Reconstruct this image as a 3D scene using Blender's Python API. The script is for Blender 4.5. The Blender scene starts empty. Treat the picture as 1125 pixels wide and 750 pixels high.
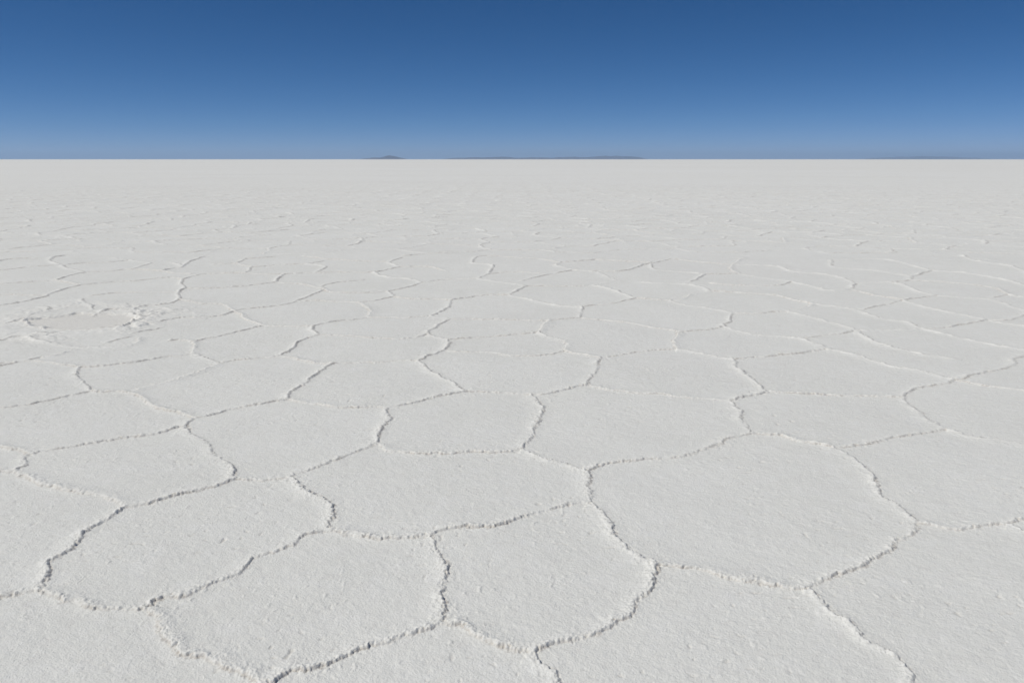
import bpy, bmesh, math, time
import numpy as np
from mathutils import Vector
T0 = time.perf_counter()
SUN_EL, SUN_AZ = math.radians(53), math.radians(-105)     # azimuth from +Y (the view direction) towards +X
SUN, SKY, AIR, DUST, OZONE, EXPOSURE, HAZE = 4.1, 0.10, 0.5, 0.0, 9.0, -0.44, 2.8e-5
GRAIN = 1.0
# ridge lines of the salt crust, metres on the ground from the point under the camera (x right, y away)
RIDGE_LINES = [[[-1.938,3.709],[-2.103,3.83],[-2.232,3.888],[-2.423,3.947],[-2.589,4.058],[-2.774,4.201]],[[-1.938,3.709],[-1.783,3.785],[-1.596,3.959],[-1.508,4.071]],[[-1.938,3.709],[-1.973,3.534],[-1.996,3.41],[-1.978,3.26],[-2.003,3.161],[-1.952,3.044],[-1.927,2.935]],[[-1.927,2.935],[-1.983,2.893],[-2.044,2.872],[-2.131,2.786]],[[-1.927,2.935],[-1.83,2.886],[-1.728,2.819],[-1.618,2.806],[-1.49,2.793],[-1.42,2.786]],[[-1.42,2.786],[-1.409,2.825],[-1.375,2.872],[-1.301,2.907],[-1.271,2.992],[-1.176,3.067],[-1.146,3.177],[-1.074,3.243],[-0.976,3.347],[-0.94,3.42],[-0.853,3.448]],[[-1.42,2.786],[-1.331,2.687],[-1.219,2.581],[-1.18,2.526],[-1.05,2.473],[-0.971,2.427],[-0.875,2.362],[-0.832,2.334]],[[-0.832,2.334],[-0.734,2.22],[-0.671,2.116]],[[-0.832,2.334],[-0.811,2.353],[-0.757,2.427],[-0.692,2.416],[-0.654,2.442],[-0.61,2.499],[-0.533,2.554],[-0.425,2.581],[-0.351,2.627],[-0.254,2.674]],[[-0.853,3.448],[-0.887,3.604],[-0.927,3.741],[-1.03,3.842],[-1.142,3.984],[-1.228,4.083]],[[-1.508,4.071],[-1.365,4.058],[-1.228,4.083]],[[-1.228,4.083],[-1.199,4.122],[-1.08,4.284],[-1.02,4.369],[-0.931,4.457],[-0.872,4.549],[-0.827,4.612]],[[-0.853,3.448],[-0.806,3.448],[-0.727,3.392],[-0.593,3.374],[-0.47,3.392],[-0.382,3.401]],[[-0.382,3.401],[-0.32,3.467],[-0.145,3.505],[-0.002,3.574],[0.105,3.635],[0.231,3.709],[0.397,3.774]],[[-0.382,3.401],[-0.338,3.286],[-0.308,3.09],[-0.279,2.97],[-0.289,2.872],[-0.261,2.761],[-0.254,2.674]],[[-0.254,2.674],[-0.196,2.668],[-0.146,2.616],[-0.077,2.57],[-0.002,2.526],[0.076,2.515]],[[0.076,2.515],[0.088,2.473],[0.12,2.411],[0.145,2.348],[0.164,2.264]],[[0.076,2.515],[0.143,2.559],[0.235,2.598],[0.319,2.639],[0.394,2.699],[0.464,2.78],[0.483,2.859],[0.539,2.935],[0.593,3.014],[0.626,3.137]],[[0.397,3.774],[0.419,3.72],[0.46,3.564],[0.5,3.365],[0.557,3.218],[0.626,3.137]],[[0.41,4.188],[0.406,4.033],[0.407,3.888],[0.397,3.774]],[[0.626,3.137],[0.691,3.105],[0.803,3.067],[0.906,3.021],[1.03,2.992],[1.138,2.935],[1.203,2.928]],[[1.203,2.928],[1.269,2.977],[1.371,3.044],[1.486,3.097],[1.587,3.177],[1.697,3.294],[1.746,3.365],[1.831,3.41],[1.938,3.534]],[[1.938,3.534],[2.022,3.486],[2.115,3.467],[2.241,3.505],[2.356,3.524],[2.521,3.564]],[[2.364,3.515],[2.399,3.42],[2.452,3.294]],[[1.938,3.534],[1.933,3.709],[1.897,3.83],[1.926,3.971],[1.984,4.148],[1.993,4.326],[1.978,4.442],[1.945,4.549]],[[1.203,2.928],[1.218,2.812],[1.223,2.717],[1.266,2.663],[1.305,2.565],[1.343,2.499],[1.342,2.422],[1.342,2.353],[1.329,2.264]],[[-2.862,4.472],[-2.975,4.533],[-3.114,4.58],[-3.322,4.644]],[[-2.862,4.472],[-2.82,4.312],[-2.774,4.201]],[[-2.774,4.201],[-2.86,4.175],[-2.961,4.096]],[[-2.862,4.472],[-2.726,4.549],[-2.579,4.628],[-2.436,4.727],[-2.28,4.811],[-2.19,4.917],[-2.14,4.953]],[[-2.14,4.953],[-2.048,4.811],[-1.852,4.58],[-1.752,4.427],[-1.617,4.256],[-1.508,4.071]],[[-2.14,4.953],[-2.146,5.123]],[[-2.146,5.123],[-2.016,5.222],[-1.875,5.366],[-1.734,5.474],[-1.635,5.54]],[[-2.146,5.123],[-2.341,5.282],[-2.58,5.452],[-2.753,5.631],[-2.871,5.726]],[[-2.871,5.726],[-3.04,5.75],[-3.182,5.774]],[[-3.182,5.774],[-3.298,5.586],[-3.426,5.43],[-3.593,5.345],[-3.73,5.262]],[[-3.182,5.774],[-3.294,5.948],[-3.521,6.216],[-3.622,6.476]],[[-3.622,6.476],[-3.848,6.568],[-4.073,6.662],[-4.261,6.662],[-4.379,6.599],[-4.552,6.507]],[[-3.622,6.476],[-3.43,6.537],[-3.225,6.662],[-3.074,6.824],[-2.87,6.96]],[[-2.87,6.96],[-2.704,6.824],[-2.514,6.63]],[[-2.871,5.726],[-2.805,5.897],[-2.691,6.079],[-2.593,6.329],[-2.514,6.63]],[[-2.514,6.63],[-2.329,6.759],[-2.071,6.858]],[[-2.87,6.96],[-2.944,7.173],[-3.065,7.438]],[[-2.071,6.858],[-2.058,6.926],[-2.034,7.173],[-2.036,7.438],[-1.971,7.597],[-1.911,7.721]],[[-2.071,6.858],[-1.899,6.759],[-1.67,6.599],[-1.546,6.568]],[[-1.635,5.54],[-1.666,5.726],[-1.604,6.026],[-1.566,6.387],[-1.546,6.568]],[[-1.546,6.568],[-1.436,6.599],[-1.161,6.63],[-0.967,6.694],[-0.805,6.662]],[[-1.635,5.54],[-1.455,5.43],[-1.292,5.366],[-1.179,5.345],[-1.016,5.366],[-0.878,5.345]],[[-0.827,4.612],[-0.843,4.777],[-0.842,4.953],[-0.814,5.084],[-0.878,5.345]],[[-0.878,5.345],[-0.742,5.43],[-0.604,5.54],[-0.454,5.655],[-0.364,5.726]],[[-0.364,5.726],[-0.478,5.974],[-0.652,6.3],[-0.805,6.662]],[[-0.805,6.662],[-0.742,6.891],[-0.61,7.065]],[[-0.61,7.065],[-0.603,7.284],[-0.612,7.517]],[[-0.61,7.065],[-0.432,6.995],[-0.251,6.995],[0.077,6.858],[0.354,6.926],[0.475,7.03]],[[0.475,7.03],[0.626,6.858],[0.768,6.759]],[[0.768,6.759],[0.72,6.446],[0.638,6.16],[0.571,5.897]],[[0.768,6.759],[1.047,6.926],[1.341,7.065],[1.506,7.1]],[[0.571,5.897],[0.396,5.798],[0.254,5.702],[0.139,5.678]],[[0.571,5.897],[0.72,5.798],[0.94,5.702],[1.135,5.655],[1.239,5.608],[1.402,5.563],[1.569,5.518]],[[0.139,5.678],[-0.024,5.702],[-0.208,5.726],[-0.364,5.726]],[[0.139,5.678],[0.203,5.387],[0.194,5.142],[0.155,4.864],[0.098,4.644],[0.057,4.518]],[[0.057,4.518],[-0.089,4.472],[-0.22,4.487],[-0.31,4.457],[-0.416,4.427],[-0.64,4.457],[-0.733,4.503],[-0.827,4.612]],[[0.057,4.518],[0.141,4.383],[0.278,4.284],[0.41,4.188]],[[0.41,4.188],[0.508,4.284],[0.679,4.355],[0.867,4.398],[1.009,4.442],[1.206,4.565],[1.36,4.71],[1.515,4.811]],[[1.506,7.1],[1.723,6.926],[1.922,6.726]],[[1.922,6.726],[2.166,6.824],[2.506,6.926],[2.905,7.136]],[[1.922,6.726],[1.882,6.3],[1.918,6.0],[1.911,5.75]],[[1.911,5.75],[1.74,5.631],[1.569,5.518]],[[1.911,5.75],[2.134,5.702],[2.47,5.678],[2.867,5.631]],[[1.569,5.518],[1.577,5.262],[1.548,5.027],[1.515,4.811]],[[1.515,4.811],[1.608,4.811],[1.689,4.777],[1.803,4.644],[1.945,4.549]],[[1.945,4.549],[2.131,4.612],[2.379,4.727],[2.624,4.829],[2.811,4.917]],[[2.811,4.917],[2.802,5.182],[2.867,5.631]],[[2.811,4.917],[2.909,4.777],[3.038,4.693],[3.124,4.596],[3.236,4.472]],[[2.867,5.631],[3.088,5.847],[3.321,5.974],[3.513,6.079]],[[3.513,6.079],[3.356,6.387],[3.182,6.568],[3.06,6.926],[2.905,7.136]],[[2.905,7.136],[2.867,7.399],[2.816,7.597]],[[3.513,6.079],[3.653,5.923],[3.862,5.774],[4.023,5.655]],[[3.513,6.079],[3.803,6.272],[4.198,6.507],[4.383,6.759],[4.608,6.926],[5.083,7.247]],[[-3.065,7.438],[-2.988,7.557],[-2.763,7.893],[-2.597,8.165]],[[-3.065,7.438],[-3.21,7.517],[-3.282,7.477]],[[-4.391,8.984],[-4.37,9.214],[-4.234,9.394],[-4.115,9.581],[-4.127,9.775]],[[-4.127,9.775],[-3.802,9.518],[-3.614,9.456],[-3.46,9.394],[-3.19,8.984]],[[-4.127,9.775],[-4.389,10.332],[-4.415,10.634],[-4.614,11.036],[-4.776,11.469]],[[-4.776,11.469],[-5.05,11.652],[-5.382,11.38],[-5.716,11.206],[-5.983,10.954]],[[-4.776,11.469],[-4.699,12.034],[-4.206,12.133],[-3.771,12.034],[-3.453,12.034]],[[-5.983,10.954],[-6.017,10.712],[-6.009,10.259],[-5.903,9.909],[-5.953,9.645],[-6.044,9.394],[-6.194,9.155]],[[-5.983,10.954],[-6.589,11.38]],[[-6.589,11.38],[-6.878,11.206],[-7.16,11.036],[-7.361,10.954]],[[-6.589,11.38],[-6.625,11.936],[-6.589,12.234]],[[-6.589,12.234],[-6.274,12.337],[-6.06,12.547],[-5.451,12.337]],[[-6.589,12.234],[-6.811,12.441],[-7.188,12.764],[-7.434,13.105]],[[-7.434,13.105],[-7.886,13.587],[-8.146,14.104],[-8.102,14.378]],[[-7.434,13.105],[-7.781,12.876],[-8.04,12.441],[-8.192,12.234]],[[-7.434,13.105],[-7.228,13.341],[-6.796,13.587],[-6.666,13.841]],[[-8.758,13.587],[-8.727,13.841],[-8.359,13.971]],[[-6.024,12.655],[-6.081,13.105],[-6.065,13.341],[-6.666,13.841]],[[-5.451,12.337],[-5.413,12.655],[-5.328,12.876],[-5.749,13.463]],[[-5.451,12.337],[-5.169,12.133],[-4.879,12.034]],[[-5.373,12.989],[-5.538,13.712],[-5.517,14.24]],[[-5.354,10.046],[-5.214,10.187],[-5.012,10.259],[-4.389,10.332]],[[-6.583,10.116],[-6.349,10.116],[-5.935,10.046]],[[-3.775,8.356],[-3.712,8.556],[-3.473,8.607],[-3.352,8.659],[-3.238,8.765],[-3.19,8.984]],[[-3.19,8.984],[-3.1,9.155],[-2.879,9.273],[-2.714,9.456],[-2.61,9.909],[-2.506,10.557]],[[-2.506,10.557],[-2.622,10.954],[-2.362,11.292],[-2.147,11.469]],[[-2.506,10.557],[-2.947,11.036],[-3.352,11.206]],[[-3.352,11.206],[-3.454,11.745],[-3.453,12.034]],[[-3.352,11.206],[-3.532,11.036],[-3.755,10.792],[-4.145,10.634],[-4.415,10.634]],[[-2.506,10.557],[-2.383,10.332],[-1.963,10.259],[-1.63,10.406]],[[-1.63,10.406],[-1.414,10.792],[-1.272,11.206]],[[-1.63,10.406],[-1.484,9.977]],[[-1.484,9.977],[-1.294,9.842],[-0.934,9.775],[-0.748,9.71]],[[-3.19,8.984],[-2.925,8.556],[-2.597,8.165]],[[-2.597,8.165],[-2.346,8.118],[-2.061,8.118]],[[-2.061,8.118],[-1.952,8.307],[-1.749,8.454],[-1.599,8.607]],[[-1.599,8.607],[-1.615,8.873],[-1.717,9.214],[-1.86,9.581]],[[-1.86,9.581],[-2.163,9.645],[-2.447,9.71],[-2.655,9.645]],[[-1.86,9.581],[-1.704,9.71],[-1.484,9.977]],[[-1.599,8.607],[-1.378,8.607],[-1.138,8.607],[-0.907,8.712]],[[-2.061,8.118],[-2.017,7.937],[-1.911,7.721]],[[-1.911,7.721],[-1.587,7.638],[-1.217,7.557],[-1.001,7.597],[-0.849,7.764]],[[-0.849,7.764],[-0.716,7.597],[-0.612,7.517]],[[-4.966,13.222],[-4.704,13.341],[-4.632,13.587],[-4.664,13.971],[-4.262,14.24]],[[-4.673,13.341],[-4.219,12.876],[-4.101,12.876],[-3.871,13.105],[-3.419,13.222]],[[-4.219,12.876],[-4.081,12.133]],[[-3.419,13.222],[-3.231,13.587]],[[-3.419,13.222],[-3.037,12.876],[-3.003,12.234]],[[-3.453,12.034],[-3.174,12.133],[-2.777,12.234],[-2.131,12.234]],[[-2.131,12.234],[-1.859,11.745],[-1.511,11.56],[-1.272,11.206]],[[-2.131,12.234],[-1.982,12.547],[-1.825,12.876]],[[-1.825,12.876],[-1.352,12.876],[-1.065,12.441]],[[-1.825,12.876],[-2.091,13.463]],[[-2.091,13.463],[-2.789,13.712],[-3.32,13.971],[-3.776,14.378]],[[-2.091,13.463],[-1.962,14.104]],[[-1.272,11.206],[-0.958,11.469],[-0.486,11.56]],[[-0.486,11.56],[-0.339,12.034],[0.077,12.234],[0.519,12.034]],[[-0.486,11.56],[-0.11,11.206],[0.207,10.872]],[[0.207,10.872],[0.067,10.481],[-0.041,10.116]],[[0.207,10.872],[0.47,10.872],[0.721,10.872],[1.131,10.954]],[[-0.041,10.116],[-0.287,10.116],[-0.556,9.909],[-0.748,9.71]],[[-0.748,9.71],[-0.759,9.273],[-0.831,8.873],[-0.907,8.712]],[[-0.907,8.712],[-0.689,8.505]],[[-0.689,8.505],[-0.782,8.118],[-0.849,7.764]],[[-0.689,8.505],[-0.322,8.505],[0.074,8.454],[0.389,8.454]],[[0.389,8.454],[0.338,8.165],[0.28,7.849]],[[0.28,7.849],[0.068,7.764],[-0.112,7.68],[-0.378,7.597],[-0.612,7.517]],[[0.28,7.849],[0.387,7.597],[0.486,7.477]],[[0.486,7.477],[0.506,7.247],[0.475,7.03]],[[0.389,8.454],[0.593,8.556],[0.757,8.607]],[[0.757,8.607],[0.834,9.273]],[[0.834,9.273],[0.623,9.333],[0.372,9.581],[0.177,9.842],[-0.041,10.116]],[[0.834,9.273],[0.997,9.394],[1.231,9.518],[1.544,9.842]],[[0.757,8.607],[0.986,8.505],[1.099,8.454],[1.396,8.165],[1.684,7.893]],[[-0.681,13.341],[-0.627,14.24],[-0.337,14.378],[0.121,14.104],[0.44,13.971],[0.795,13.463]],[[0.795,13.463],[1.051,13.587],[1.451,13.841]],[[0.795,13.463],[0.714,13.105]],[[0.714,13.105],[0.944,12.547],[1.241,12.337]],[[0.936,12.441],[0.574,12.034],[0.372,11.745],[0.151,11.38]],[[1.241,12.337],[1.36,12.133],[1.442,11.652],[1.528,11.38]],[[1.241,12.337],[1.78,12.441],[2.353,13.463]],[[1.131,10.954],[1.386,11.292],[1.528,11.38]],[[1.131,10.954],[1.36,10.557],[1.544,9.842]],[[-0.681,13.341],[-0.338,13.105],[-0.342,12.133]],[[1.544,9.842],[1.727,9.775],[1.941,9.71]],[[1.941,9.71],[2.112,9.775],[2.323,10.116],[2.616,10.406]],[[1.941,9.71],[2.098,9.394],[2.323,9.155],[2.513,8.873]],[[2.513,8.873],[2.35,8.454],[2.216,8.165]],[[2.216,8.165],[1.982,7.982],[1.684,7.893]],[[1.684,7.893],[1.572,7.517],[1.506,7.1]],[[2.216,8.165],[2.33,7.893],[2.462,7.721],[2.629,7.68],[2.816,7.597]],[[2.816,7.597],[3.025,7.68],[3.355,7.806],[3.511,7.937]],[[2.616,10.406],[2.579,10.712],[2.399,11.036],[2.084,11.12],[1.841,11.206]],[[2.616,10.406],[2.995,10.259],[3.33,10.116],[3.516,9.71],[3.614,9.456]],[[3.614,9.456],[3.365,9.155],[3.148,8.984]],[[3.148,8.984],[2.812,8.873],[2.513,8.873]],[[3.148,8.984],[3.27,8.712],[3.425,8.307],[3.511,7.937]],[[3.614,9.456],[3.691,9.456],[3.971,9.155],[4.003,8.765]],[[2.353,13.463],[2.249,12.764],[2.323,12.441],[2.707,12.234],[2.955,12.034]],[[2.955,12.034],[2.722,11.56],[2.525,11.206]],[[2.955,12.034],[3.467,12.133]],[[3.467,12.133],[3.466,12.547],[3.615,13.105]],[[3.615,13.105],[3.024,13.712],[2.824,13.971],[2.363,13.341]],[[3.615,13.105],[4.109,14.104]],[[3.615,13.105],[3.946,13.105],[4.323,12.876],[4.374,12.337],[4.708,12.133]],[[3.467,12.133],[3.684,11.745],[3.989,11.292]],[[3.989,11.292],[3.696,10.954],[3.168,10.872],[2.807,11.036]],[[3.989,11.292],[4.162,10.712],[4.232,10.481],[4.562,10.634]],[[2.353,13.463],[1.767,13.712],[1.451,13.841]],[[4.708,12.133],[4.87,11.84],[4.84,11.12]],[[4.84,11.12],[4.562,10.634]],[[4.562,10.634],[4.652,10.116],[4.832,9.71]],[[4.832,9.71],[4.349,9.333],[4.018,9.04]],[[4.832,9.71],[4.895,9.214],[5.021,8.819],[5.187,8.505]],[[5.187,8.505],[5.351,8.165],[5.479,7.982]],[[4.832,9.71],[5.055,9.842],[5.412,10.046]],[[4.84,11.12],[5.083,11.206],[5.393,11.206],[5.439,10.872],[5.371,10.481],[5.412,10.046]],[[5.412,10.046],[5.784,9.842],[5.957,9.71],[5.934,9.098],[5.854,8.556]],[[5.187,8.505],[4.793,8.259],[4.501,8.072],[4.214,8.027]],[[4.214,8.027],[4.219,8.307],[4.077,8.505],[4.003,8.765]],[[4.214,8.027],[3.928,7.937],[3.687,7.937],[3.511,7.937]],[[4.214,8.027],[4.314,7.721],[4.477,7.438],[4.708,7.136],[4.81,6.96]],[[3.511,7.937],[3.465,7.638],[3.501,7.322],[3.567,7.1],[3.695,6.926],[3.852,6.791]],[[5.187,8.505],[5.405,8.505],[6.03,8.984]],[[6.001,11.84],[5.777,12.337],[5.556,12.547],[5.224,12.876],[5.522,13.712]],[[6.001,11.84],[5.736,11.38]],[[5.736,11.38],[5.393,11.206]],[[5.736,11.38],[6.168,11.206],[6.524,10.712],[6.404,10.187]],[[6.404,10.187],[6.485,9.977],[6.696,9.842]],[[6.404,10.187],[6.075,9.909]],[[5.522,13.712],[6.359,13.971],[6.594,13.587],[6.61,12.989],[6.597,12.441]],[[6.001,11.84],[6.597,12.441]],[[6.597,12.441],[7.024,12.133],[7.155,11.56],[7.095,10.954],[6.969,10.259]],[[8.196,14.518],[7.995,13.587],[8.13,12.989],[7.961,12.337],[7.589,11.206]]]
CRUST_LINES = [[[-4.071,8.556],[-3.82,8.259],[-3.775,8.356]],[[-3.784,7.806],[-3.733,7.937],[-3.661,8.027]],[[-5.35,9.775],[-5.138,9.456],[-4.888,9.098]],[[-5.004,7.322],[-4.929,7.477],[-4.869,7.638]],[[-4.739,7.721],[-4.588,7.806]],[[-3.759,7.597],[-3.839,7.399]],[[-4.151,6.824],[-4.046,6.926],[-4.007,7.065],[-3.947,7.173]],[[-5.419,8.259],[-5.286,8.454]],[[-5.761,9.214],[-5.624,9.273],[-5.353,9.098]],[[-3.561,7.322],[-3.643,7.557]],[[-4.662,8.819],[-4.634,9.098],[-4.391,8.984],[-4.207,8.765]],[[-4.321,6.507],[-4.233,6.694],[-4.151,6.824]]]
RIM = [[-5.207,8.307],[-5.286,8.454],[-5.207,8.556],[-5.095,8.712],[-5.02,8.873],[-4.905,8.928],[-4.69,8.873],[-4.552,8.928],[-4.334,8.819],[-4.071,8.556],[-4.013,8.259],[-4.096,8.072],[-4.276,7.982],[-4.499,7.982],[-4.831,8.072],[-5.074,8.165]]
OUTER = [[-4.714,7.557],[-4.446,7.399],[-4.21,7.284],[-3.915,7.21],[-3.661,7.21],[-3.561,7.322]]
# ---------------------------------------------------------------- helpers
rng = np.random.default_rng(7)
F32 = np.float32

def _hash(ix, iy, seed):
    h = (ix.astype(np.uint32) * np.uint32(374761393) + iy.astype(np.uint32) * np.uint32(668265263)
         + np.uint32((seed * 974634777) & 0xffffffff))
    h = (h ^ (h >> np.uint32(13))) * np.uint32(1274126177)
    return h ^ (h >> np.uint32(16))

_T = np.arange(256) * (2 * math.pi / 256)
_GX, _GY = np.cos(_T).astype(F32), np.sin(_T).astype(F32)

def noise(x, y, f, seed=0):
    """2D gradient noise, about -1..1, f cycles per metre"""
    x = x.astype(np.float64) * f; y = y.astype(np.float64) * f
    x0 = np.floor(x); y0 = np.floor(y)
    fx = (x - x0).astype(F32); fy = (y - y0).astype(F32)
    ix = x0.astype(np.int64) & 0xffffff; iy = y0.astype(np.int64) & 0xffffff
    def corner(dx, dy):
        h = _hash((ix + dx) & 0xffffff, (iy + dy) & 0xffffff, seed) & np.uint32(255)
        return _GX[h] * (fx - dx) + _GY[h] * (fy - dy)
    u = fx * fx * fx * (fx * (fx * 6 - 15) + 10); v = fy * fy * fy * (fy * (fy * 6 - 15) + 10)
    a, b, c, d = corner(0, 0), corner(1, 0), corner(0, 1), corner(1, 1)
    a = a + u * (b - a); c = c + u * (d - c)
    return (a + v * (c - a)) * F32(1.5)

def smooth(e0, e1, x):
    t = np.clip((x - e0) / (e1 - e0), 0, 1)
    return t * t * (3 - 2 * t)

# ---------------------------------------------------------------- the ground grid: rings round the viewer's feet, dense where seen closest
def radii():
    r = [0.0]
    while r[-1] < 1.75: r.append(r[-1] + 0.05)
    while r[-1] < 85: r.append(r[-1] + max(0.0045, (0.0015 if r[-1] < 45 else 0.0022) * r[-1]))
    while r[-1] < 64000: r.append(r[-1] * 1.035)
    return np.array(r)

def azimuths():
    a, s = [0.0], 0.0
    while a[-1] < 37.5: a.append(a[-1] + 0.075)
    s = 0.075
    while a[-1] < 80:
        s = min(s * 1.03, 0.8); a.append(a[-1] + s)
    while a[-1] < 174:
        s = min(s * 1.15, 5.0); a.append(a[-1] + s)
    a = np.radians(np.array(a))
    return np.concatenate([-a[:0:-1], a])          # open ring, closed by index below

R, A = radii(), azimuths()
NR, NA = len(R), len(A)
PX = (R[:, None] * np.sin(A)[None, :]).astype(F32)
PY = (R[:, None] * np.cos(A)[None, :]).astype(F32)
print('grid', NR, NA, NR * NA)

# wobble of the ridge lines
near = (1 - smooth(8, 30, R)).astype(F32)[:, None]
WX = PX + 0.018 * noise(PX, PY, 6, 1) + 0.010 * noise(PX, PY, 17, 2) + near * (0.011 * noise(PX, PY, 42, 3) + 0.008 * noise(PX, PY, 90, 7))
WY = PY + 0.018 * noise(PX, PY, 6, 4) + 0.010 * noise(PX, PY, 17, 5) + near * (0.011 * noise(PX, PY, 42, 6) + 0.008 * noise(PX, PY, 90, 8))

# the crust round the basin is broken, its lines stray further
cxb = np.mean([p[0] for p in RIM]); cyb = np.mean([p[1] for p in RIM])
ib = np.hypot(PX - cxb, PY - cyb)
stray = (1 - smooth(0.8, 1.5, ib)).astype(F32)
WX += stray * (0.07 * noise(PX, PY, 2.7, 61) + 0.03 * noise(PX, PY, 8, 62))
WY += stray * (0.09 * noise(PX, PY, 2.7, 63) + 0.035 * noise(PX, PY, 8, 64))

# ---------------------------------------------------------------- ridge lines
CAMH = 1.7
PITCH = math.atan(200 / 875)
def in_traced(x, y):
    """is this ground point within the patch whose ridges are listed one by one?"""
    d = y * math.cos(PITCH) + CAMH * math.sin(PITCH)
    if d < 0.1: return False
    px = 562 + 875 * x / d
    py = 375 - 875 * (y * math.sin(PITCH) - CAMH * math.cos(PITCH)) / d
    return -25 < px < 1150 and 281 < py < 790

def polyline(pts, step, wander):
    """a smooth, wandering path through the points"""
    P = np.array(pts, float)
    if len(P) > 2:
        out = []
        Q = np.vstack([2 * P[0] - P[1], P, 2 * P[-1] - P[-2]])
        for i in range(1, len(Q) - 2):
            n = max(1, int(np.linalg.norm(Q[i + 1] - Q[i]) / step))
            t = (np.arange(n) / n)[:, None]
            out.append(0.5 * (2 * Q[i] + (Q[i + 1] - Q[i - 1]) * t + (2 * Q[i - 1] - 5 * Q[i] + 4 * Q[i + 1] - Q[i + 2]) * t**2
                              + (3 * Q[i] - Q[i - 1] - 3 * Q[i + 1] + Q[i + 2]) * t**3))
        out.append(P[-1:]); P = np.vstack(out)
    else:
        n = max(2, int(np.linalg.norm(P[1] - P[0]) / step))
        t = (np.arange(n + 1) / n)[:, None]
        P = P[0] + (P[1] - P[0]) * t
    if wander:
        L = np.linalg.norm(P[-1] - P[0]); t = np.linspace(0, 1, len(P))
        env = np.sin(math.pi * t) ** 0.6
        d = (P[-1] - P[0]) / max(L, 1e-6); nrm = np.array([-d[1], d[0]])
        ph = rng.uniform(0, 6.28, 3)
        w = wander * (np.sin(4.5 * t + ph[0]) + 0.5 * np.sin(11 * t + ph[1]) + 0.3 * np.sin(23 * t + ph[2]))
        P = P + nrm * (w * env)[:, None]
    return P

def shade_side(q):
    """which side of the line is the steep, cracked one: mostly the side away from the sun, where the shade line is painted"""
    dx, dy = q[-1][0] - q[0][0], q[-1][1] - q[0][1]
    s = 1 if (-dy * 0.75 - dx * 0.65) > 0 else -1
    return -s if rng.random() < 0.12 and math.hypot(*q[0]) > 6 else s

EDGES = []      # (points, height, steep side, width factor)
for q in RIDGE_LINES:
    dist = math.hypot(*q[len(q) // 2])
    EDGES.append((polyline(q, 0.035 if dist < 6 else 0.07, 0.012), rng.uniform(0.75, 1.2), shade_side(q), rng.uniform(0.8, 1.2)))
N_TRACED = len(EDGES)
for q in CRUST_LINES:
    EDGES.append((polyline(q, 0.06, 0.02), rng.uniform(0.5, 1.1), shade_side(q), 1.3))
EDGES.append((polyline(RIM + RIM[:1], 0.06, 0), 0.75, 1, 1.6)); N_RIM = len(EDGES) - 1
EDGES.append((polyline(OUTER, 0.06, 0.03), 0.8, 1, 1.6))
# the rest of the flat: an uneven honeycomb
a_ = 0.78
verts = {}
def hexv(i, j, k):
    x = 1.5 * a_ * 1.12 * i; y = math.sqrt(3) * a_ * (j + 0.5 * (i & 1))
    t = math.pi / 3 * k
    p = (x + a_ * 1.12 * math.cos(t), y + a_ * math.sin(t))
    key = (round(p[0] * 50), round(p[1] * 50))
    if key not in verts:
        for kx in (-1, 0, 1):
            for ky in (-1, 0, 1):
                if (key[0] + kx, key[1] + ky) in verts: return (key[0] + kx, key[1] + ky)
        j1, j2 = rng.uniform(-0.33, 0.33, 2) * a_
        verts[key] = (p[0] + j1, p[1] + j2)
    return key
seen = set()
for i in range(-66, 67):
    for j in range(-2, 66):
        x = 1.5 * a_ * 1.12 * i; y = math.sqrt(3) * a_ * j
        r = math.hypot(x, y); az = abs(math.degrees(math.atan2(x, y)))
        if r > 88 or r < 0.8 or (az > 40 and r > 32) or (az > 75 and r > 14) or az > 110: continue
        for k in range(6):
            k1, k2 = hexv(i, j, k), hexv(i, j, (k + 1) % 6)
            key = (min(k1, k2), max(k1, k2))
            if key in seen: continue
            seen.add(key)
            p, q = verts[k1], verts[k2]
            m = ((p[0] + q[0]) / 2, (p[1] + q[1]) / 2)
            if in_traced(*m) or in_traced(*p) or in_traced(*q) or rng.random() < 0.05: continue
            rr = math.hypot(*m)
            EDGES.append((polyline([p, q], 0.08 if rr < 20 else 0.22, 0.035), rng.uniform(0.4, 1.0), shade_side([p, q]), rng.uniform(0.8, 1.2)))
print('edges', len(EDGES))

# ---------------------------------------------------------------- distance of every ground point to its nearest ridge line
REACH = 0.16
DIST = np.full((NR, NA), 9.0, F32); SIDE = np.ones((NR, NA), F32)
EID = np.full((NR, NA), -1, np.int32)
for ei, (P, h, s, w) in enumerate(EDGES):
    for (x0, y0), (x1, y1) in zip(P[:-1], P[1:]):
        L = math.hypot(x1 - x0, y1 - y0)
        if L < 1e-6: continue
        cx, cy = (x0 + x1) / 2, (y0 + y1) / 2
        rc = math.hypot(cx, cy); m = L / 2 + (REACH if rc < 15 else 0.26)
        ac = math.atan2(cx, cy); da = m / max(rc, 0.3)
        i0, i1 = np.searchsorted(R, (rc - m, rc + m)); j0, j1 = np.searchsorted(A, (ac - da, ac + da))
        if i1 <= i0 or j1 <= j0: continue
        X = WX[i0:i1, j0:j1] - F32(x0); Y = WY[i0:i1, j0:j1] - F32(y0)
        dx, dy = F32((x1 - x0) / L), F32((y1 - y0) / L)
        t = X * dx + Y * dy; tc = np.clip(t, 0, F32(L))
        ox = X - tc * dx; oy = Y - tc * dy
        d = np.sqrt(ox * ox + oy * oy)
        D = DIST[i0:i1, j0:j1]; k = d < D
        D[k] = d[k]
        SIDE[i0:i1, j0:j1][k] = np.where((Y * dx - X * dy) > 0, F32(s), F32(-s))[k]
        EID[i0:i1, j0:j1][k] = ei
print('distances', time.perf_counter() - T0)

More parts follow.
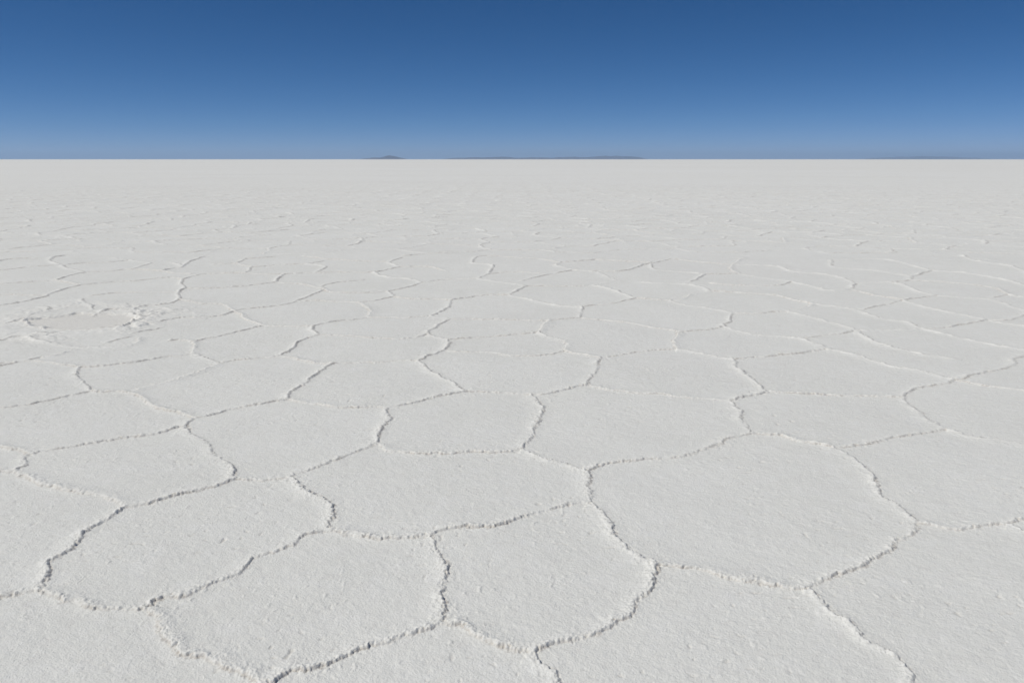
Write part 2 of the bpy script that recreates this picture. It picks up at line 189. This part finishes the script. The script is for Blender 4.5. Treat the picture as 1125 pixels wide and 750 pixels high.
HE = np.array([e[1] for e in EDGES] + [1.0], F32)[EID]
WE = np.array([e[3] for e in EDGES] + [1.0], F32)[EID]
# ---------------------------------------------------------------- relief
k1 = noise(PX, PY, 3.1, 11); k2 = noise(PX, PY, 13, 12); k3 = noise(PX, PY, 34, 13); k4 = noise(PX, PY, 80, 14)
far_w = np.maximum(1, 0.0015 * R / 0.0105).astype(F32)[:, None]
sd = DIST * SIDE
w = np.where(SIDE > 0, 0.0058, 0.0135).astype(F32) * WE * far_w * np.clip(1 + near * (0.35 * k2 + 0.45 * k1), 0.5, 2)
core = np.exp(-np.power(np.abs(DIST) / w, 1.7))
k5 = noise(PX, PY, 120, 15)
lip = np.clip(0.85 + 0.45 * k1 + (0.2 + 0.25 * near) * k2 + near * (0.40 * k3 + 0.28 * k4), 0.2, 1.5)
fade = (1 - 0.8 * smooth(40, 86, R)).astype(F32)[:, None]
Z = 0.0062 * HE * fade * (1 + 1.5 * smooth(5, 28, R) + 0.5 * smooth(22, 40, R)).astype(F32)[:, None] * core * lip
Z += 0.0045 * HE * np.exp(-(DIST / (0.045 * np.sqrt(far_w))) ** 2) * (1 + 0.5 * k1)
crumb = np.exp(-(DIST / (0.022 * np.clip(1 + 0.9 * k1, 0.5, 2))) ** 2)
Z += near * crumb * (0.0026 * np.abs(k3) + 0.0026 * k4 + 0.002 * k2 + 0.0018 * k5)
# one plate stands a little above its neighbour
groove = np.exp(-((sd - 0.0105 * far_w) / (0.0042 * far_w)) ** 2) * np.clip(0.75 + 0.7 * k1 + 0.5 * k2, 0.1, 1.2)
Z -= 0.0033 * groove * np.minimum(HE, 1)
Z -= 0.003 * SIDE * np.exp(-(DIST / 0.07) ** 2) * smooth(0, 0.02, DIST)
Z *= fade
# plates: gentle swell, pimples, wind grain running down to the right
Z += 0.010 * noise(PX, PY, 0.55, 21) + 0.0035 * noise(PX, PY, 2.3, 22)
gx = PX * 0.87 - PY * 0.49; gy = PX * 0.49 + PY * 0.87
mid = (1 - smooth(14, 45, R)).astype(F32)[:, None]
n1 = noise(gx * 0.75, gy, 15, 23); n2 = noise(gx * 0.8, gy, 36, 24); n3 = noise(PX, PY, 85, 25)
Z += mid * (0.0011 * n1 + GRAIN * 0.0007 * n2) + near * GRAIN * 0.0006 * n3
Z += near * 0.0035 * smooth(0.42, 0.75, noise(PX, PY, 34, 26)) * (0.6 + 0.8 * np.abs(n2)) * smooth(-0.3, 0.6, noise(PX, PY, 2.6, 27))
pit = smooth(0.48, 0.8, noise(PX, PY, 26, 28)) * smooth(-0.2, 0.7, noise(PX, PY, 1.9, 29))
Z -= near * 0.0045 * pit
# the broken basin
zone = 1 - smooth(0.6, 1.55, ib + 0.15 * k1)
inside = np.zeros((NR, NA), bool)
bi = ib < 1.0
xs, ys = WX[bi], WY[bi]; ins = np.zeros(xs.shape, bool)
Q = polyline(RIM + RIM[:1], 0.06, 0)
for (xa, ya), (xb, yb) in zip(Q[:-1], Q[1:]):
    c = ((ya > ys) != (yb > ys))
    if abs(yb - ya) > 1e-9:
        ins ^= c & (xs < (xb - xa) * (ys - ya) / (yb - ya) + xa)
inside[bi] = ins
inb = (inside & (DIST > 0.0)).astype(F32) * smooth(0.0, 0.05, DIST)
outz = zone * (1 - inb)
blk = noise(WX, WY, 4.2, 33); outz = outz * np.clip(0.6 + 0.9 * noise(PX, PY, 1.6, 34), 0.1, 1.3)
Z += outz * 0.011 * smooth(0.0, 0.08, blk) + outz * 0.006 * smooth(0.0, 0.1, noise(WX, WY, 9, 35))
Z += outz * (0.003 + 0.009 * np.abs(noise(PX, PY, 5, 31)) + 0.007 * np.abs(noise(PX, PY, 14, 32)) + 0.004 * k3)
Z -= inb * zone * 0.006
ring = np.exp(-((ib - 0.75) / 0.16) ** 2) * (PY < cyb + 0.1)
Z += ring * 0.012 * (0.6 + 0.5 * k1 + 0.4 * k2) * (1 - inb)
# far low swells and frost heave seen only as streaks
rg = np.power(1 - np.abs(noise(WX, WY, 0.85, 43)), 14)
Z += (smooth(11, 22, R) * (1 - smooth(150, 400, R))).astype(F32)[:, None] * 0.016 * rg * (0.5 + np.clip(k2 + 0.7 * k1, -0.4, 1))
fr = smooth(20, 60, R).astype(F32)[:, None] * (1 - smooth(300, 900, R)).astype(F32)[:, None]
Z += fr * (0.02 * noise(PX, PY, 0.35, 41) * smooth(-0.1, 0.6, noise(PX, PY, 0.05, 42)))
Z[R > 1200, :] = 0
Z[0, :] = Z[1, :].mean()

dirt_shade = np.exp(-((sd - 0.0095 * far_w) / (0.0055 * far_w)) ** 2) * np.clip(0.7 + 0.6 * k2 + 0.6 * k1, 0.1, 1)  # crack dirt plus painted shade, a line along each ridge's side away from the sun
dirt_shade = np.clip(dirt_shade + 0.35 * near * pit, 0, 1) * (0.6 + 0.4 * near) * fade
cream = np.clip(inb * 0.6 + outz * 0.2 * (1 + k1), 0, 1)
fresh = np.exp(-(DIST / (0.030 * np.sqrt(far_w) * (1 + 0.4 * k1))) ** 2) * np.clip(0.75 + 0.6 * k2, 0, 1) + 0.9 * outz + 0.8 * ring * (1 - inb)
fresh = np.clip(fresh, 0, 1) * fade

# ---------------------------------------------------------------- materials
def nodes_of(m):
    m.use_nodes = True
    nt = m.node_tree; nt.nodes.clear(); return nt, nt.nodes, nt.links

def salt_material():
    m = bpy.data.materials.new('salt'); nt, N, L = nodes_of(m)
    out = N.new('ShaderNodeOutputMaterial'); b = N.new('ShaderNodeBsdfPrincipled'); L.new(b.outputs[0], out.inputs[0])
    tc = N.new('ShaderNodeTexCoord')
    def mixc(f, a, c):
        x = N.new('ShaderNodeMix'); x.data_type = 'RGBA'
        if isinstance(f, float): x.inputs[0].default_value = f
        else: L.new(f, x.inputs[0])
        for s, v in ((x.inputs[6], a), (x.inputs[7], c)):
            if isinstance(v, tuple): s.default_value = v
            else: L.new(v, s)
        return x.outputs[2]
    def tex(scale, detail=2.0, rough=0.5, sx=1.0, rot=0.0):
        mp = N.new('ShaderNodeMapping'); mp.inputs['Scale'].default_value = (sx, 1, 1); mp.inputs['Rotation'].default_value = (0, 0, rot)
        L.new(tc.outputs['Object'], mp.inputs[0])
        t = N.new('ShaderNodeTexNoise'); t.inputs['Scale'].default_value = scale; t.inputs['Detail'].default_value = detail
        t.inputs['Roughness'].default_value = rough; L.new(mp.outputs[0], t.inputs['Vector']); return t.outputs[0]
    def ramp(v, a, c):
        r = N.new('ShaderNodeMapRange'); r.inputs[1].default_value = a; r.inputs[2].default_value = c
        L.new(v, r.inputs[0]); return r.outputs[0]
    def mul(a, c):
        x = N.new('ShaderNodeMath'); x.operation = 'MULTIPLY'
        for s, v in ((x.inputs[0], a), (x.inputs[1], c)):
            if isinstance(v, float): s.default_value = v
            else: L.new(v, s)
        return x.outputs[0]
    def attr(n):
        a = N.new('ShaderNodeAttribute'); a.attribute_name = n; return a.outputs['Fac']
    col = mixc(ramp(tex(0.9, 5, 0.6), 0.35, 0.7), (0.853, 0.847, 0.790, 1), (0.810, 0.804, 0.745, 1))
    col = mixc(mul(ramp(tex(14, 4, 0.6), 0.52, 0.75), 0.5), col, (0.74, 0.715, 0.67, 1))          # faint dust in patches
    col = mixc(mul(ramp(tex(0.11, 4, 0.6, 0.5), 0.5, 0.72), 0.45), col, (0.765, 0.745, 0.705, 1))     # broad damp areas
    col = mixc(mul(ramp(tex(0.012, 7, 0.75, 0.5), 0.42, 0.60), 0.8), col, (0.86, 0.855, 0.81, 1))   # far broad tracts of older salt
    col = mixc(mul(ramp(tex(140, 2, 0.5), 0.58, 0.75), 0.5), col, (0.93, 0.925, 0.90, 1))          # bright crystals
    col = mixc(mul(ramp(tex(6.5, 6, 0.7), 0.5, 0.68), 0.6), col, (0.885, 0.878, 0.835, 1))        # pale blotches of fine powder
    col = mixc(mul(attr('fresh'), 0.85), col, (0.88, 0.87, 0.815, 1))                              # clean new crust on the ridges
    col = mixc(mul(attr('cream'), 0.8), col, (0.79, 0.755, 0.69, 1))
    col = mixc(mul(attr('dirt_shade'), 0.85), col, (0.56, 0.52, 0.465, 1))  # tan dirt of cracks and pits, with the ridges' shadow lines put into the colour
    L.new(col, b.inputs['Base Color'])
    b.inputs['Roughness'].default_value = 0.75; b.inputs['IOR'].default_value = 1.45
    b.inputs['Specular IOR Level'].default_value = 0.25
    bp = N.new('ShaderNodeBump'); bp.inputs['Strength'].default_value = 1.0; bp.inputs['Distance'].default_value = 0.004
    L.new(tex(130, 3, 0.7), bp.inputs['Height'])
    bp2 = N.new('ShaderNodeBump'); bp2.inputs['Strength'].default_value = 0.35; bp2.inputs['Distance'].default_value = 0.01
    L.new(tex(38, 2, 0.6, 0.85, 0.5), bp2.inputs['Height']); L.new(bp.outputs[0], bp2.inputs['Normal'])
    L.new(bp2.outputs[0], b.inputs['Normal'])
    return m

def rock_material(name, c1, c2):
    m = bpy.data.materials.new(name); nt, N, L = nodes_of(m)
    out = N.new('ShaderNodeOutputMaterial'); b = N.new('ShaderNodeBsdfPrincipled'); L.new(b.outputs[0], out.inputs[0])
    tc = N.new('ShaderNodeTexCoord'); t = N.new('ShaderNodeTexNoise'); t.inputs['Scale'].default_value = 0.004; t.inputs['Detail'].default_value = 5
    L.new(tc.outputs['Object'], t.inputs['Vector'])
    r = N.new('ShaderNodeValToRGB'); r.color_ramp.elements[0].position = 0.35; r.color_ramp.elements[0].color = c1
    r.color_ramp.elements[1].position = 0.65; r.color_ramp.elements[1].color = c2
    L.new(t.outputs[0], r.inputs[0]); L.new(r.outputs[0], b.inputs['Base Color']); b.inputs['Roughness'].default_value = 0.9
    return m

SALT = salt_material()

# ---------------------------------------------------------------- meshes
def link(o):
    C.objects.link(o); return o

def mesh_from(name, V, Fc, mat, normals=None, attrs=None):
    me = bpy.data.meshes.new(name)
    me.vertices.add(len(V)); me.vertices.foreach_set('co', V.astype(F32).ravel())
    nf = len(Fc); me.loops.add(nf * 4); me.loops.foreach_set('vertex_index', Fc.astype(np.int32).ravel())
    me.polygons.add(nf); me.polygons.foreach_set('loop_start', np.arange(0, nf * 4, 4, dtype=np.int32))
    me.polygons.foreach_set('use_smooth', np.ones(nf, bool))
    me.update(calc_edges=True)
    for k, v in (attrs or {}).items():
        at = me.attributes.new(k, 'FLOAT', 'POINT'); at.data.foreach_set('value', v.astype(F32))
    if normals is not None: me.normals_split_custom_set_from_vertices(normals.astype(F32))
    me.materials.append(mat)
    return me

V = np.stack([PX, PY, Z], -1).reshape(-1, 3)
# normals of the whole sheet, so that pieces cut out of it meet without a seam
I = np.arange(NR * NA, dtype=np.int32).reshape(NR, NA)
Inext = np.roll(I, -1, axis=1)
quads = np.stack([I[:-1], Inext[:-1], Inext[1:], I[1:]], -1).reshape(-1, 4)      # right-hand: fixed below
quads = quads[:, ::-1]
d1 = V[quads[:, 2]] - V[quads[:, 0]]; d2 = V[quads[:, 3]] - V[quads[:, 1]]
fn = np.cross(d1, d2)
if fn[len(fn) // 2, 2] < 0: quads = quads[:, ::-1]; fn = -fn
VN = np.zeros_like(V)
for k in range(4):
    for c in range(3): VN[:, c] += np.bincount(quads[:, k], weights=fn[:, c], minlength=len(V)).astype(F32)
VN[0:NA] = (0, 0, 1)
VN /= np.maximum(np.linalg.norm(VN, axis=1, keepdims=True), 1e-12)
dF = dirt_shade.ravel(); cF = cream.ravel(); rF = fresh.ravel(); eF = EID.ravel(); DF = DIST.ravel()
# which ridge a face belongs to
fe = eF[quads[:, 0]]
wface = np.where(np.hypot(V[quads[:, 0], 0], V[quads[:, 0], 1]) < 10, 0.032, 0.05)
isr = (DF[quads].mean(axis=1) < wface) & (fe >= 0)
fe = np.where(isr, fe, -1)
# size in the picture from the viewer's eye: count of faces x solid angle
ctr = V[quads[:, 0]]; rr = np.hypot(ctr[:, 0], ctr[:, 1])
area = np.linalg.norm(fn, axis=1) * CAMH / np.maximum(rr * rr + CAMH * CAMH, 1) ** 1.5
inview = np.array([in_traced(e[0][len(e[0]) // 2][0], e[0][len(e[0]) // 2][1]) for e in EDGES])
score = np.bincount(fe[fe >= 0], weights=area[fe >= 0], minlength=len(EDGES)) * inview
score[N_TRACED:] = 0
top = set(np.argsort(-score)[:96].tolist())

C = bpy.data.collections.new('scene_content'); bpy.context.scene.collection.children.link(C)
def build(name, mask):
    fq = quads[mask]
    ids, inv = np.unique(fq, return_inverse=True)
    me = mesh_from(name, V[ids], inv.reshape(-1, 4), SALT, VN[ids], {'dirt_shade': dF[ids], 'cream': cF[ids], 'fresh': rF[ids]})
    return link(bpy.data.objects.new(name, me))

basin = N_RIM
crust_ids = set(range(N_TRACED, N_RIM + 2))
seld = np.isin(fe, list(top))
basin_mask = np.zeros(len(quads), bool)
qc = quads[:, 0]
basin_mask = (inb.ravel()[qc] > 0.5) & (ib.ravel()[qc] < 1.0) & (~isr)
rimm = isr & np.isin(fe, list(crust_ids))
stuffm = isr & ~seld & ~rimm
flat = build('salt_flat', ~isr & ~basin_mask)
flat['kind'] = 'structure'; flat['label'] = 'vast white salt flat of dry polygonal plates stretching to the horizon'
def child(name, mask, **kw):
    o = build(name, mask); o.parent = flat
    for k, v in kw.items(): o[k] = v
    return o
child('basin_floor', basin_mask, label='smooth cream coloured floor of the sunken round basin in the salt')
child('basin_crust', rimm, label='broken whiter salt crust heaved up round the sunken basin')
order = np.argsort(fe, kind='stable'); fs = fe[order]
for ei in sorted(top):
    lo, hi = np.searchsorted(fs, (ei, ei + 1))
    if hi - lo < 12: stuffm[order[lo:hi]] = True; continue
    child('salt_ridge', order[lo:hi])
child('distant_salt_ridges', stuffm, kind='stuff')
print('meshes', time.perf_counter() - T0)

# ---------------------------------------------------------------- mountains on the horizon
def mountain(name, label, dist, x0, x1, prof, depth, mat, seed):
    """a ridge of real hills: prof = (position 0..1, height in metres) along it"""
    n, md = 160, 40
    t = np.linspace(0, 1, n); s = np.linspace(-1, 1, md)
    pp = np.array(prof); h = np.interp(t, pp[:, 0], pp[:, 1])
    X = x0 + (x1 - x0) * t
    T, S = np.meshgrid(t, s, indexing='ij'); XX = np.repeat(X[:, None], md, 1); YY = dist + S * depth
    rough = 1 + 0.18 * noise(XX, YY, 1 / 900., seed) + 0.1 * noise(XX, YY, 1 / 320., seed + 1)
    wob = 0.25 * noise(XX, YY * 0, 1 / 2500., seed + 2)
    zz = h[:, None] * np.exp(-((S - wob) * 2.1) ** 2) * rough - 8
    zz[:, 0] = zz[:, -1] = -20; zz[0] = zz[-1] = -20
    VV = np.stack([XX, YY, zz], -1).reshape(-1, 3)
    ii = np.arange(n * md).reshape(n, md)
    q = np.stack([ii[:-1, :-1], ii[1:, :-1], ii[1:, 1:], ii[:-1, 1:]], -1).reshape(-1, 4)
    o = link(bpy.data.objects.new(name, mesh_from(name, VV, q, mat)))
    o['kind'] = 'structure'; o['label'] = label
    return o
def mx(px, d): return (px - 562.5) / 875 * d * math.cos(PITCH)
rk = rock_material('volcanic_rock', (0.085, 0.07, 0.085, 1), (0.14, 0.115, 0.13, 1))
D1_ = 32000
u = D1_ / 875 / 1.12
mountain('mountain', 'small lone double-humped mountain on the horizon, apart on the left', D1_, mx(394, D1_), mx(449, D1_),
         [(0, 0), (.12, 1.2 * u), (.28, 2.3 * u), (.42, 1.8 * u), (.62, 4.3 * u), (.72, 3.6 * u), (.88, 1.4 * u), (1, 0)], 900, rk, 50)
D2_ = 38000; u = D2_ / 875 / 1.12
mountain('mountain_range', 'long low range of hazy violet hills along the middle of the horizon', D2_, mx(482, D2_), mx(622, D2_),
         [(0, 0), (.1, 1.6 * u), (.2, 1.7 * u), (.28, 2.5 * u), (.4, 2.5 * u), (.48, 3.0 * u), (.55, 2.6 * u), (.62, 1.6 * u), (.75, 2.3 * u), (.85, 2.0 * u), (1, 0.4 * u)], 1300, rk, 60)
D3_ = 43000; u = D3_ / 875 / 1.12
mountain('mountain_range', 'jagged right-hand end of the middle hills, highest just right of centre', D3_, mx(600, D3_), mx(712, D3_),
         [(0, 0), (.1, 2.4 * u), (.25, 2.7 * u), (.38, 2.2 * u), (.5, 3.4 * u), (.58, 4.6 * u), (.63, 3.7 * u), (.69, 4.4 * u), (.75, 3.2 * u), (.83, 3.4 * u), (.92, 2.2 * u), (1, 0)], 1500, rk, 70)
D4_ = 58000; u = D4_ / 875 / 1.12
mountain('mountain_range', 'faint broad bluish mountain low on the horizon at the far right', D4_, mx(945, D4_), mx(1095, D4_),
         [(0, 0), (.08, 1.3 * u), (.3, 3.2 * u), (.45, 3.9 * u), (.6, 3.5 * u), (.8, 2.0 * u), (1, 0)], 2200, rk, 80)

# ---------------------------------------------------------------- air
if HAZE > 0:
    bm = bmesh.new(); bmesh.ops.create_cube(bm, size=1.0)
    Sx = 66000
    for v in bm.verts:
        v.co = (v.co.x * 2 * Sx, v.co.y * 2 * Sx, -22.0 if v.co.z < 0 else 420.0)
    me = bpy.data.meshes.new('haze'); bm.to_mesh(me); bm.free()
    hz = link(bpy.data.objects.new('haze', me)); hz['kind'] = 'stuff'; hz['label'] = 'thin clear mountain air that turns the far hills blue'
    m = bpy.data.materials.new('haze'); nt, N, L = nodes_of(m)
    out = N.new('ShaderNodeOutputMaterial'); pv = N.new('ShaderNodeVolumePrincipled')
    for k in ('Density Attribute', 'Color Attribute', 'Temperature Attribute'):
        if k in pv.inputs: pv.inputs[k].default_value = ''
    pv.inputs['Color'].default_value = (0.41, 0.575, 0.80, 1); pv.inputs['Density'].default_value = HAZE
    pv.inputs['Anisotropy'].default_value = 0.2
    L.new(pv.outputs[0], out.inputs['Volume']); me.materials.append(m)

# ---------------------------------------------------------------- light
sun_dir = Vector((math.sin(SUN_AZ) * math.cos(SUN_EL), math.cos(SUN_AZ) * math.cos(SUN_EL), math.sin(SUN_EL)))
sd_ = bpy.data.lights.new('sun', 'SUN'); sd_.energy = SUN; sd_.angle = math.radians(0.53); sd_.color = (1.0, 0.965, 0.895)
so = link(bpy.data.objects.new('sun', sd_)); so.rotation_euler = sun_dir.to_track_quat('Z', 'Y').to_euler()
wd = bpy.data.worlds.new('World'); bpy.context.scene.world = wd; wd.use_nodes = True
nt = wd.node_tree; nt.nodes.clear()
sk = nt.nodes.new('ShaderNodeTexSky'); sk.sky_type = 'NISHITA'; sk.sun_disc = False
sk.sun_elevation = SUN_EL; sk.sun_rotation = SUN_AZ
sk.altitude = 3650; sk.air_density = AIR; sk.dust_density = DUST; sk.ozone_density = OZONE
sp = nt.nodes.new('ShaderNodeSeparateColor'); cb = nt.nodes.new('ShaderNodeCombineColor'); nt.links.new(sk.outputs[0], sp.inputs[0])
for i_, (g_, piv) in enumerate(((1.62, 2.1), (1.08, 3.6), (0.93, 5.5))):     # the clear deep blue of a high desert sky
    a = nt.nodes.new('ShaderNodeMath'); a.operation = 'POWER'; a.inputs[1].default_value = g_; nt.links.new(sp.outputs[i_], a.inputs[0])
    c = nt.nodes.new('ShaderNodeMath'); c.operation = 'MULTIPLY'; c.inputs[1].default_value = piv ** (1 - g_)
    nt.links.new(a.outputs[0], c.inputs[0]); nt.links.new(c.outputs[0], cb.inputs[i_])
bg = nt.nodes.new('ShaderNodeBackground'); bg.inputs[1].default_value = SKY
wo = nt.nodes.new('ShaderNodeOutputWorld'); nt.links.new(cb.outputs[0], bg.inputs[0]); nt.links.new(bg.outputs[0], wo.inputs[0])

# ---------------------------------------------------------------- camera
cd = bpy.data.cameras.new('camera'); cd.sensor_width = 36; cd.lens = 28; cd.clip_start = 0.05; cd.clip_end = 200000
co = link(bpy.data.objects.new('camera', cd)); co.location = (0, 0, CAMH)
co.rotation_euler = (math.pi / 2 - PITCH, 0, 0)
sc = bpy.context.scene; sc.camera = co
sc.view_settings.view_transform = 'Standard'; sc.view_settings.look = 'None'; sc.view_settings.gamma = 1
sc.view_settings.use_curve_mapping = False; sc.view_settings.exposure = EXPOSURE
sc.render.engine = 'CYCLES'; sc.cycles.max_bounces = 6; sc.cycles.diffuse_bounces = 4; sc.cycles.volume_bounces = 2
print('done', time.perf_counter() - T0)
